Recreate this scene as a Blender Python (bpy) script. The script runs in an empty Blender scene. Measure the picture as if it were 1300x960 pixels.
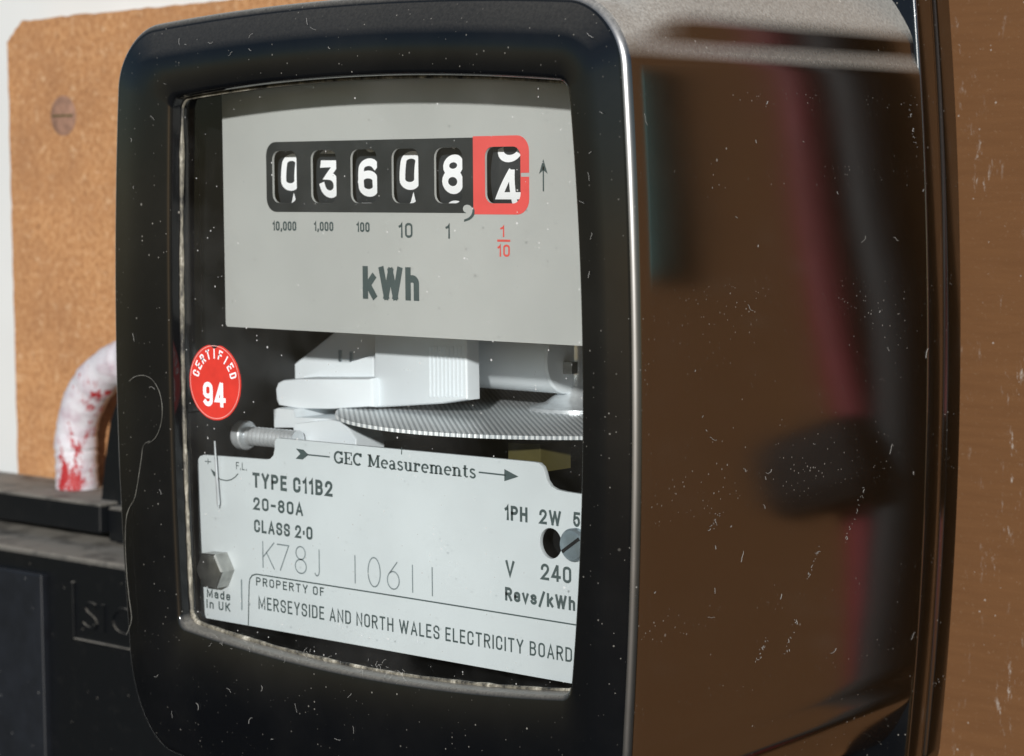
import bpy, bmesh, math, random
from math import sin, cos, pi, radians, sqrt, atan2, exp
from mathutils import Vector, Matrix
random.seed(7)
S = bpy.context.scene
COL = S.collection

# ------------------------------------------------------------------ camera (all lengths below in millimetres, scene in metres)
MM = 0.001
F_PX, YAW, PITCH, ROLL = 2921.0, radians(41.02), radians(4.934), radians(-0.384)
CAM = Vector((297.54, -342.0, 39.14))
d_ = Vector((-sin(YAW)*cos(PITCH), cos(YAW)*cos(PITCH), -sin(PITCH)))
r0 = d_.cross(Vector((0, 0, 1))).normalized(); u0 = r0.cross(d_)
r_ = r0*cos(ROLL) + u0*sin(ROLL); u_ = u0*cos(ROLL) - r0*sin(ROLL)
cd = bpy.data.cameras.new('camera'); cam = bpy.data.objects.new('camera', cd); COL.objects.link(cam)
cam.matrix_world = Matrix(((r_.x, u_.x, -d_.x, CAM.x*MM), (r_.y, u_.y, -d_.y, CAM.y*MM), (r_.z, u_.z, -d_.z, CAM.z*MM), (0, 0, 0, 1)))
cd.sensor_width = 36.0; cd.sensor_fit = 'HORIZONTAL'; cd.lens = F_PX/1300*36
cd.clip_start = 0.01; cd.clip_end = 100
cd.dof.use_dof = True; cd.dof.focus_distance = 0.47; cd.dof.aperture_fstop = 32
S.camera = cam
S.render.resolution_x, S.render.resolution_y = 1024, 756

# ------------------------------------------------------------------ daylight
SUN_AZ, SUN_EL = radians(34), radians(15)
sdir = Vector((sin(SUN_AZ)*cos(SUN_EL), -cos(SUN_AZ)*cos(SUN_EL), sin(SUN_EL)))
W = bpy.data.worlds.new('World'); S.world = W; W.use_nodes = True
nt = W.node_tree; bg = nt.nodes['Background']
sky = nt.nodes.new('ShaderNodeTexSky'); sky.sky_type = 'NISHITA'; sky.sun_disc = False
sky.dust_density = .15; sky.ozone_density = 2.5; sky.sun_elevation = SUN_EL; sky.sun_rotation = atan2(sdir.x, sdir.y)
nt.links.new(sky.outputs[0], bg.inputs[0]); bg.inputs[1].default_value = 0.06
sl = bpy.data.lights.new('sun', 'SUN'); sl.energy = 4.3; sl.angle = radians(1.8); sl.color = (1.0, 0.985, 0.965)
so = bpy.data.objects.new('sun', sl); COL.objects.link(so)
so.rotation_mode = 'QUATERNION'; so.rotation_quaternion = sdir.to_track_quat('Z', 'Y'); so.location = sdir*2
S.view_settings.view_transform = 'Standard'; S.view_settings.look = 'None'
S.view_settings.exposure = 0.0; S.view_settings.gamma = 1.0
S.render.engine = 'CYCLES'
S.cycles.max_bounces = 10; S.cycles.transparent_max_bounces = 12

def at(px, py, Y):                       # point of the photograph -> point on the upright plane y = Y
    w = d_*F_PX + r_*(px-650) - u_*(py-480)
    return CAM + w*((Y-CAM.y)/w.y)
def at_x(px, py, X):
    w = d_*F_PX + r_*(px-650) - u_*(py-480)
    return CAM + w*((X-CAM.x)/w.x)

# ------------------------------------------------------------------ materials
class MatB:
    def __init__(s, name):
        s.m = bpy.data.materials.new(name); s.m.use_nodes = True
        s.t = s.m.node_tree; s.b = s.t.nodes['Principled BSDF']; s.tc = s.t.nodes.new('ShaderNodeTexCoord')
    def n(s, typ, **kw):
        o = s.t.nodes.new(typ)
        for k, v in kw.items(): setattr(o, k, v)
        return o
    def l(s, a, b): s.t.links.new(a, b)
    def math(s, op, a, b=None, c=None):
        o = s.n('ShaderNodeMath', operation=op)
        for i, v in enumerate((a, b, c)):
            if v is None: continue
            if isinstance(v, (int, float)): o.inputs[i].default_value = v
            else: s.l(v, o.inputs[i])
        return o.outputs[0]
    def coords(s, scale=(1, 1, 1)):
        mp = s.n('ShaderNodeMapping'); s.l(s.tc.outputs['Object'], mp.inputs[0]); mp.inputs['Scale'].default_value = scale
        return mp.outputs[0]
    def noise(s, scale, detail=3, rough=.55, stretch=(1, 1, 1)):
        o = s.n('ShaderNodeTexNoise'); s.l(s.coords(stretch), o.inputs['Vector'])
        o.inputs['Scale'].default_value = scale; o.inputs['Detail'].default_value = detail; o.inputs['Roughness'].default_value = rough
        return o.outputs['Fac']
    def ramp(s, fac, stops):
        o = s.n('ShaderNodeValToRGB'); s.l(fac, o.inputs[0]); e = o.color_ramp.elements
        while len(e) < len(stops): e.new(.5)
        for k, (p, c) in enumerate(stops):
            e[k].position = p; e[k].color = (*c, 1) if len(c) == 3 else c
        return o.outputs[0]
    def mix(s, fac, a, b):
        o = s.n('ShaderNodeMix', data_type='RGBA')
        for i, v in ((0, fac), (6, a), (7, b)):
            if isinstance(v, (int, float)): o.inputs[i].default_value = v
            elif isinstance(v, tuple): o.inputs[i].default_value = (*v, 1)
            else: s.l(v, o.inputs[i])
        return o.outputs[2]
    def specks(s, scale, size, power=4):       # small round dust grains of mixed size
        v = s.n('ShaderNodeTexVoronoi'); s.l(s.coords(), v.inputs['Vector']); v.inputs['Scale'].default_value = scale
        sp = s.n('ShaderNodeSeparateColor'); s.l(v.outputs['Color'], sp.inputs[0])
        th = s.math('MULTIPLY', s.math('POWER', sp.outputs[0], power), size)
        dd = s.math('SUBTRACT', th, v.outputs['Distance'])
        return s.math('MINIMUM', s.math('MAXIMUM', s.math('MULTIPLY', dd, 14), 0), 1)
    def bump(s, h, strength, dist):
        o = s.n('ShaderNodeBump'); s.l(h, o.inputs['Height']); o.inputs['Strength'].default_value = strength; o.inputs['Distance'].default_value = dist
        s.l(o.outputs[0], s.b.inputs['Normal'])
    def set(s, **kw):
        for k, v in kw.items():
            i = s.b.inputs[k.replace('_', ' ')]
            if isinstance(v, (int, float)): i.default_value = v
            elif isinstance(v, tuple): i.default_value = (*v, 1)
            else: s.l(v, i)
        return s

def plain(name, col, rough=.5, metal=0, ior=1.5, var=.12, scale=150, spk=0):
    m = MatB(name); n = m.noise(scale)
    lo = tuple(c*(1-var) for c in col); hi = tuple(min(1, c*(1+var)) for c in col)
    c = m.ramp(n, [(.3, lo), (.7, hi)])
    if spk: c = m.mix(m.specks(600, spk), c, (.55, .54, .52))
    m.set(Base_Color=c, Roughness=rough, Metallic=metal, IOR=ior)
    return m.m

def bakelite(name, base, rough, ior, dust, up_dust_sheen, film=(.35, .33, .29), haze=.25):
    m = MatB(name)
    sp = m.math('MAXIMUM', m.math('MULTIPLY', m.specks(420, .17, 8), m.ramp(m.noise(28, 3, .6), [(.46, (0,)*3), (.60, (1,)*3)])), m.math('MULTIPLY', m.specks(1100, .26, 6), m.ramp(m.noise(40, 4, .6), [(.44, (.15,)*3), (.62, (1,)*3)])))
    geo = m.n('ShaderNodeNewGeometry'); sx = m.n('ShaderNodeSeparateXYZ'); m.l(geo.outputs['Normal'], sx.inputs[0])
    up = m.math('MINIMUM', m.math('MAXIMUM', m.math('MULTIPLY', m.math('SUBTRACT', sx.outputs[2], .16), up_dust_sheen), 0), .74)  # settled dust; on the glossy side also paints sky shine on the shoulder
    fine = m.ramp(m.noise(1500, 4, .7), [(.34, (.62,)*3), (.62, (1,)*3)])
    layer = m.math('MULTIPLY', up, fine)
    cloud = m.ramp(m.noise(35, 4, .6), [(.45, (0, 0, 0)), (.8, (.06,)*3)])
    f = m.math('MINIMUM', m.math('ADD', m.math('ADD', m.math('MULTIPLY', sp, dust), layer), m.math('MULTIPLY', cloud, haze)), 1)
    c = m.mix(f, base, film)
    rr = m.math('ADD', m.math('MULTIPLY', f, .4), m.math('ADD', m.math('MULTIPLY', m.noise(60, 4), .08), rough-.04))
    m.set(Base_Color=c, Roughness=rr, IOR=ior)
    m.bump(m.noise(25, 2, .5, (1, 1, .25)), .10, .0006)
    return m.m

M = {}
M['case'] = bakelite('black_bakelite', (.0045, .005, .006), .13, 1.52, .7, .8)
M['flank'] = bakelite('glossy_side_bakelite', (.013, .007, .003), .13, 3.0, .36, 2.2, (.66, .64, .58), .04)  # cream film colour: dust, and the shoulder's bright reflection painted in
M['edge'] = bakelite('worn_rounded_edge', (.010, .010, .011), .29, 3.0, .5, 1.5, (.4, .38, .34), .1)
M['inner'] = plain('black_inner_plastic', (.005, .0055, .006), .45, spk=.10)
M['cplate'] = plain('grey_painted_plate', (.465, .475, .455), .38, var=.07, scale=28, spk=.06)
M['plate'] = plain('silver_lacquered_plate', (.60, .645, .66), .34, var=.06, scale=30)
M['ink'] = plain('dark_green_grey_ink', (.06, .085, .085), .5, var=.1)
M['scribe'] = plain('stamped_line', (.20, .24, .25), .4, var=.2, scale=500)
M['surround'] = plain('black_print', (.028, .031, .032), .35, var=.15, spk=.10)
M['red'] = plain('red_print', (.82, .10, .09), .4, var=.04)
M['redink'] = plain('red_ink', (.75, .10, .08), .5, var=.05)
M['sticker'] = plain('red_sticker_paper', (.70, .045, .03), .45, var=.08, scale=300)
M['white'] = plain('white_numeral', (.95, .96, .97), .5, var=.02)
M['drum'] = plain('dark_drum', (.030, .034, .037), .3, var=.2, spk=.15)
M['moulding'] = plain('white_plastic', (.72, .77, .80), .42, var=.05, scale=40)
M['steel'] = plain('steel', (.66, .69, .71), .3, .55, var=.12, scale=400)
M['dull'] = plain('dull_steel', (.42, .42, .40), .30, .92, var=.3, scale=250)
M['zinc'] = plain('blue_zinc', (.36, .43, .47), .38, .8, var=.15, scale=300)
M['greyback'] = plain('grey_blue_casting', (.50, .56, .60), .5, var=.1, scale=40)
M['brass'] = plain('dull_brass', (.085, .072, .022), .6, .1, var=.15)
M['wallw'] = plain('white_wall_paint', (.63, .635, .62), .7, var=.03, scale=20)
M['fibre'] = plain('lint', (.36, .35, .33), .8)
M['hairm'] = plain('pale_hair', (.26, .25, .22), .4, var=.6, scale=300)
M['redcable'] = plain('red_cable', (.20, .011, .024), .5)
M['bluecable'] = plain('slate_cable', (.010, .018, .022), .6)
M['blackrub'] = plain('black_rubber', (.004, .004, .0045), .8)
M['teal'] = plain('teal_card', (.015, .15, .15), .6)

def m_disc():
    m = MatB('banded_aluminium'); w = m.n('ShaderNodeTexWave', wave_type='BANDS', bands_direction='DIAGONAL')
    m.l(m.coords((.696, .724, 0)), w.inputs['Vector']); w.inputs['Scale'].default_value = 560; w.inputs['Distortion'].default_value = .3
    c = m.ramp(w.outputs['Fac'], [(.3, (.38, .41, .43)), (.6, (.84, .87, .88))])  # fine diagonal bands of two greys across the disc
    m.set(Base_Color=c, Roughness=.4, Metallic=.35); m.bump(w.outputs['Fac'], .3, .0002)
    return m.m
M['disc'] = m_disc()
def m_gasket():
    m = MatB('grimy_sealing_strip'); n = m.noise(260, 5, .75, (1, 1, .5))
    c = m.ramp(n, [(.38, (.02, .019, .017)), (.54, (.22, .20, .155)), (.70, (.66, .62, .52))])
    m.set(Base_Color=c, Roughness=.6); m.bump(n, .8, .0008); return m.m
M['gasket'] = m_gasket()
def m_glass():
    m = MatB('window_glass'); t = m.t; t.nodes.remove(m.b); out = t.nodes['Material Output']
    tr = m.n('ShaderNodeBsdfTransparent'); tr.inputs[0].default_value = (.965, .975, .97, 1)
    gl = m.n('ShaderNodeBsdfGlossy'); gl.inputs['Roughness'].default_value = .02
    fr = m.n('ShaderNodeFresnel'); fr.inputs[0].default_value = 1.5
    mx = m.n('ShaderNodeMixShader'); m.l(fr.outputs[0], mx.inputs[0]); m.l(tr.outputs[0], mx.inputs[1]); m.l(gl.outputs[0], mx.inputs[2])
    df = m.n('ShaderNodeBsdfDiffuse'); df.inputs[0].default_value = (.75, .74, .72, 1)
    sp = m.math('MAXIMUM', m.specks(430, .15, 7), m.specks(900, .22, 7))
    film = m.ramp(m.noise(40, 4, .6), [(.4, (.002,)*3), (.72, (.028,)*3)])
    f = m.math('MINIMUM', m.math('ADD', m.math('MULTIPLY', sp, .65), film), 1)
    m2 = m.n('ShaderNodeMixShader'); m.l(f, m2.inputs[0]); m.l(mx.outputs[0], m2.inputs[1]); m.l(df.outputs[0], m2.inputs[2])
    m.l(m2.outputs[0], out.inputs[0]); return m.m
M['glass'] = m_glass()
def m_fibreboard():
    m = MatB('orange_fibreboard'); n1 = m.noise(500, 6, .75); n2 = m.noise(60, 3); n3 = m.noise(1200, 3, .7, (1, 1, .3))
    c = m.ramp(n1, [(.30, (.20, .085, .03)), (.48, (.46, .22, .085)), (.70, (.66, .40, .20))])
    c = m.mix(m.math('MULTIPLY', n2, .45), c, (.40, .20, .09))
    c = m.mix(m.math('MULTIPLY', m.ramp(m.noise(22, 5, .7), [(.42, (0,)*3), (.66, (1,)*3)]), .55), c, (.27, .125, .055))
    c = m.mix(m.math('MULTIPLY', m.ramp(m.noise(260, 5, .7), [(.56, (0,)*3), (.68, (1,)*3)]), .5), c, (.72, .50, .30))
    c = m.mix(m.math('MULTIPLY', m.ramp(n3, [(.62, (0,)*3), (.75, (1,)*3)]), .6), c, (.16, .07, .03))
    m.set(Base_Color=c, Roughness=.85); m.bump(n1, .5, .0006); return m.m
M['fibreboard'] = m_fibreboard()
def m_brown():
    m = MatB('brown_varnished_board'); n = m.noise(70, 5, .65, (.6, 1, 6)); n2 = m.noise(18, 3); n3 = m.noise(900, 3, .7)
    c = m.ramp(n, [(.3, (.134, .063, .026)), (.7, (.170, .082, .034))])
    c = m.mix(m.math('MULTIPLY', n2, .7), c, (.142, .067, .029))
    c = m.mix(m.math('MULTIPLY', m.ramp(n3, [(.6, (0,)*3), (.72, (1,)*3)]), .25), c, (.34, .25, .16))
    sc = m.ramp(m.noise(420, 6, .8, (1, 1, .28)), [(.57, (0,)*3), (.66, (1,)*3)])
    c = m.mix(m.math('MULTIPLY', sc, m.math('MULTIPLY', m.ramp(m.noise(60, 2, .5, (2.2, 1, .5)), [(.5, (0,)*3), (.62, (1,)*3)]), .75)), c, (.5, .47, .42))
    c = m.mix(m.math('MULTIPLY', m.specks(700, .2, 7), .7), c, (.5, .47, .42))
    m.set(Base_Color=c, Roughness=.8); m.b.inputs['Specular IOR Level'].default_value = .12; m.bump(n, .2, .0004); return m.m
M['brown'] = m_brown()
def m_box():
    m = MatB('dusty_black_plastic')
    geo = m.n('ShaderNodeNewGeometry'); sx = m.n('ShaderNodeSeparateXYZ'); m.l(geo.outputs['Normal'], sx.inputs[0])
    up = m.math('MINIMUM', m.math('MAXIMUM', sx.outputs[2], 0), 1)
    lay = m.math('MULTIPLY', up, m.ramp(m.noise(90, 5, .7), [(.30, (.3,)*3), (.52, (1,)*3)]))
    grime = m.ramp(m.noise(220, 5, .75), [(.55, (0,)*3), (.8, (.025,)*3)])
    f = m.math('MINIMUM', m.math('ADD', m.math('ADD', lay, grime), m.math('MULTIPLY', m.specks(500, .16, 6), .4)), 1)
    m.set(Base_Color=m.mix(f, (.005, .0058, .007), (.27, .25, .215)), Roughness=m.math('ADD', m.math('MULTIPLY', f, .5), .36)); m.b.inputs['Specular IOR Level'].default_value = .3; return m.m
M['box'] = m_box()
def m_loop():
    m = MatB('flaked_white_and_red_paint'); n = m.noise(140, 5, .7)
    n2 = m.noise(60, 5, .75, (1, 1, .6)); n3 = m.noise(330, 4, .8, (1, 1, .35))
    red = m.ramp(m.math('ADD', m.math('MULTIPLY', n3, .42), m.math('MULTIPLY', n2, .58)), [(.52, (0,)*3), (.55, (1,)*3)])
    c = m.mix(m.ramp(n, [(.45, (0,)*3), (.70, (.8,)*3)]), (.62, .60, .63), (.40, .27, .32))
    c = m.mix(red, c, (.36, .015, .018))
    m.set(Base_Color=c, Roughness=.6); m.bump(n, .6, .001); return m.m
M['loop'] = m_loop()

# ------------------------------------------------------------------ builders
ORG = {}                                  # world origin of each object, in mm
def empty(name, loc, label, cat, group=None):
    o = bpy.data.objects.new(name, None); COL.objects.link(o); o.empty_display_size = .02
    o.location = Vector(loc)*MM; ORG[o.name] = Vector(loc); tag(o, label, cat, group); return o
def tag(o, label=None, cat=None, group=None, kind=None):
    for k, v in (('label', label), ('category', cat), ('group', group), ('kind', kind)):
        if v: o[k] = v
    return o
def link_mesh(name, me, mat, parent=None, loc=None):
    o = bpy.data.objects.new(name, me); COL.objects.link(o)
    for m_ in (mat if isinstance(mat, (list, tuple)) else [mat]): me.materials.append(m_)
    if parent is not None: o.parent = parent; ORG[o.name] = ORG[parent.name]
    else: o.location = Vector(loc)*MM; ORG[o.name] = Vector(loc)
    return o
def obj(name, verts, faces, mat, parent=None, loc=None, smooth=False, fmat=None):
    o0 = ORG[parent.name] if parent is not None else Vector(loc)
    me = bpy.data.meshes.new(name)
    me.from_pydata([tuple((Vector(v)-o0)*MM) for v in verts], [], faces)
    if fmat: me.polygons.foreach_set('material_index', fmat)
    if smooth: me.polygons.foreach_set('use_smooth', [True]*len(me.polygons))
    me.update()
    return link_mesh(name, me, mat, parent, loc)
def sharp(o, ang=35):
    bm = bmesh.new(); bm.from_mesh(o.data)
    bmesh.ops.recalc_face_normals(bm, faces=bm.faces)
    for f in bm.faces: f.smooth = True
    for e in bm.edges:
        e.smooth = not (len(e.link_faces) == 2 and e.calc_face_angle(0) > radians(ang))
    bm.to_mesh(o.data); bm.free(); return o
class MB:
    def __init__(s): s.v = []; s.f = []
    def add(s, v, f):
        b = len(s.v); s.v += [Vector(p) for p in v]; s.f += [tuple(i+b for i in q) for q in f]
    def loft(s, rings, closed=True, cap0=False, cap1=False):
        n = len(rings[0]); b = len(s.v)
        for r in rings: s.v += [Vector(p) for p in r]
        for i in range(len(rings)-1):
            for j in range(n if closed else n-1):
                k = (j+1) % n; s.f.append((b+i*n+j, b+i*n+k, b+(i+1)*n+k, b+(i+1)*n+j))
        if cap0: s.f.append(tuple(b+j for j in reversed(range(n))))
        if cap1: s.f.append(tuple(b+(len(rings)-1)*n+j for j in range(n)))
    def prism(s, poly, y0, y1):            # (x,z) outline pushed along y
        s.loft([[(x, y0, z) for x, z in poly], [(x, y1, z) for x, z in poly]], True, True, True)
    def prism_z(s, poly, z0, z1):
        s.loft([[(x, y, z0) for x, y in poly], [(x, y, z1) for x, y in poly]], True, True, True)
    def box(s, x0, x1, y0, y1, z0, z1, b=.6):
        s.boxy = 1
        s.loft([[(x, y, z) for x, y in rr(x0+i, x1-i, y0+i, y1-i, max(b-i, .05)*1.0, 3)] for z, i in ((z0, b), (z0+b*.3, b*.3), (z0+b, 0), (z1-b, 0), (z1-b*.3, b*.3), (z1, b))], True, True, True)
    def tube(s, path, rad, n=10, caps=True):
        rings = []; path = [Vector(p) for p in path]; up = Vector((.3, .2, 1)).normalized()
        for i, p in enumerate(path):
            t = (path[min(i+1, len(path)-1)]-path[max(i-1, 0)]).normalized()
            a = t.cross(up)
            if a.length < .05: a = t.cross(Vector((1, 0, 0)))
            a.normalize(); b = t.cross(a); up = (b if b.dot(up) > 0 else -b)
            b = up; a = t.cross(b)
            rd = rad[i] if isinstance(rad, (list, tuple)) else rad
            rings.append([p+(a*cos(2*pi*k/n)+b*sin(2*pi*k/n))*rd for k in range(n)])
        s.loft(rings, True, caps, caps)
    def lathe(s, axis_p, axis_d, prof, n=32):   # prof: (distance along axis, radius)
        axis_p = Vector(axis_p); ad = Vector(axis_d).normalized(); a = ad.orthogonal().normalized(); b = ad.cross(a)
        s.loft([[axis_p+ad*h+(a*cos(2*pi*k/n)+b*sin(2*pi*k/n))*r for k in range(n)] for h, r in prof], True, True, True)
    def obj(s, name, mat, parent=None, loc=None, ang=35):
        if getattr(s, 'boxy', 0): ang = min(ang, 20)
        return sharp(obj(name, s.v, s.f, mat, parent, loc), ang)

def rr(x0, x1, z0, z1, r, n=6):            # rounded rectangle outline, counter-clockwise
    P = []
    for cx, cz, a0 in ((x1-r, z0+r, -90), (x1-r, z1-r, 0), (x0+r, z1-r, 90), (x0+r, z0+r, 180)):
        for k in range(n+1):
            a = radians(a0+90*k/n); P.append((cx+r*cos(a), cz+r*sin(a)))
    return P
def bowed(x0, x1, z0, z1, sl, sr, st, sb, r, ns=36, nc=20):   # rounded rectangle with gently bulging sides
    C = rr(x0, x1, z0, z1, r, nc); n = nc+1; P = []
    for c in range(4):
        P += C[c*n:(c+1)*n]
        a = C[c*n+n-1]; b = C[((c+1) % 4)*n]
        P += [(a[0]+(b[0]-a[0])*k/ns, a[1]+(b[1]-a[1])*k/ns) for k in range(1, ns)]
    xc, zc, hw, hh = (x0+x1)/2, (z0+z1)/2, (x1-x0)/2, (z1-z0)/2; Q = []
    for x, z in P:
        u, v = (x-xc)/hw, (z-zc)/hh
        Q.append((x+(sr if u > 0 else sl)*u*(1-v*v), z+(st if v > 0 else sb)*v*(1-u*u)))
    return Q
def plate_with_holes(name, loops, y, thick, mat, parent, bevel=0.0):   # first loop outline, the rest holes; front face at y
    cu = bpy.data.curves.new(name, 'CURVE'); cu.dimensions = '2D'; cu.fill_mode = 'BOTH'; cu.extrude = thick/2
    if bevel: cu.bevel_depth = bevel; cu.bevel_resolution = 1; cu.offset = -bevel
    for L in loops:
        sp = cu.splines.new('POLY'); sp.points.add(len(L)-1); sp.use_cyclic_u = True
        for p, (x, z) in zip(sp.points, L): p.co = (x, z, 0, 1)
    me = curve_mesh(cu)
    o0 = ORG[parent.name]
    for v in me.vertices:
        x, z, h = v.co; v.co = (Vector((x, y+thick/2+bevel-h, z))-o0)*MM
    me.name = name; o = link_mesh(name, me, mat, parent); return sharp(o, 40)
def curve_mesh(cu):
    o = bpy.data.objects.new('tmp', cu); COL.objects.link(o); dg = bpy.context.evaluated_depsgraph_get(); dg.update()
    me = bpy.data.meshes.new_from_object(o.evaluated_get(dg)); bpy.data.objects.remove(o); bpy.data.curves.remove(cu)
    return me
def text_verts(s, bold=0.0, space=1.0):
    cu = bpy.data.curves.new('t', 'FONT'); cu.body = s; cu.size = 1; cu.offset = bold; cu.space_character = space; cu.resolution_u = 5; cu.fill_mode = 'FRONT'
    me = curve_mesh(cu); V = [(v.co.x, v.co.y) for v in me.vertices]; Fc = [tuple(p.vertices) for p in me.polygons]
    bpy.data.meshes.remove(me); return V, Fc
def fit_text(s, x0, x1, z0, h, bold=0.0, space=1.0, capref='H'):
    V, Fc = text_verts(s, bold, space); R, _ = text_verts(capref, bold)
    zb, zt = min(v[1] for v in R), max(v[1] for v in R); a, b = min(v[0] for v in V), max(v[0] for v in V)
    return [(x0+(x-a)/(b-a)*(x1-x0), z0+(z-zb)/(zt-zb)*h) for x, z in V], Fc
INK_GAP = .07
def up_faces(V, Fc):                       # make every face look towards -y
    out = []
    for q in Fc:
        a = sum(V[q[i]][0]*V[q[(i+1) % len(q)]][1]-V[q[(i+1) % len(q)]][0]*V[q[i]][1] for i in range(len(q)))
        out.append(q if a > 0 else tuple(reversed(q)))
    return out
def flat(name, V, Fc, y, mat, parent, label=None):
    o = obj(name, [(x, y, z) for x, z in V], up_faces(V, Fc), mat, parent)
    if label: o['label'] = label
    return o
def px_text(s, l, r, hpx, Y, parent, mat, bold=.01, space=1.0, capref='H', label=None):
    A, B = at(*l, Y), at(*r, Y); mid = ((l[0]+r[0])/2, (l[1]+r[1])/2)
    h = at(mid[0], mid[1]-hpx, Y).z-at(*mid, Y).z
    V, Fc = fit_text(s, A.x, B.x, (A.z+B.z)/2, h, bold, space, capref)
    return flat('lettering', V, Fc, Y-INK_GAP, mat, parent, label)
def ribbon(P, w, V, Fc, closed=False, mit=.45):     # mitred stroke along (x,z) points
    n = len(P); b = len(V)
    for i in range(n):
        p = Vector(P[i]); a = Vector(P[i-1]) if (i or closed) else None; c = Vector(P[(i+1) % n]) if (i < n-1 or closed) else None
        d1 = (p-a).normalized() if a is not None and (p-a).length else None; d2 = (c-p).normalized() if c is not None and (c-p).length else None
        if d1 is None: d1 = d2
        if d2 is None: d2 = d1
        t = d1+d2; t = t.normalized() if t.length > .2 else d1
        nn = Vector((-t.y, t.x)); k = w/2/max(mit, nn.dot(Vector((-d1.y, d1.x))))
        V += [tuple(p+nn*k), tuple(p-nn*k)]
    for i in range(n if closed else n-1):
        j = (i+1) % n; Fc.append((b+2*i, b+2*i+1, b+2*j+1, b+2*j))
def arc(cx, cz, rx, rz, a0, a1, n=14): return [(cx+rx*cos(radians(a0+(a1-a0)*k/n)), cz+rz*sin(radians(a0+(a1-a0)*k/n))) for k in range(n+1)]
def pxs(L, Y): return [(p.x, p.z) for p in (at(*q, Y) for q in L)]
def stroke(name, L, wmm, Y, mat, parent, closed=False):
    V, Fc = [], []; ribbon(pxs(L, Y), wmm, V, Fc, closed); return flat(name, V, Fc, Y-INK_GAP, mat, parent)

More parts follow.
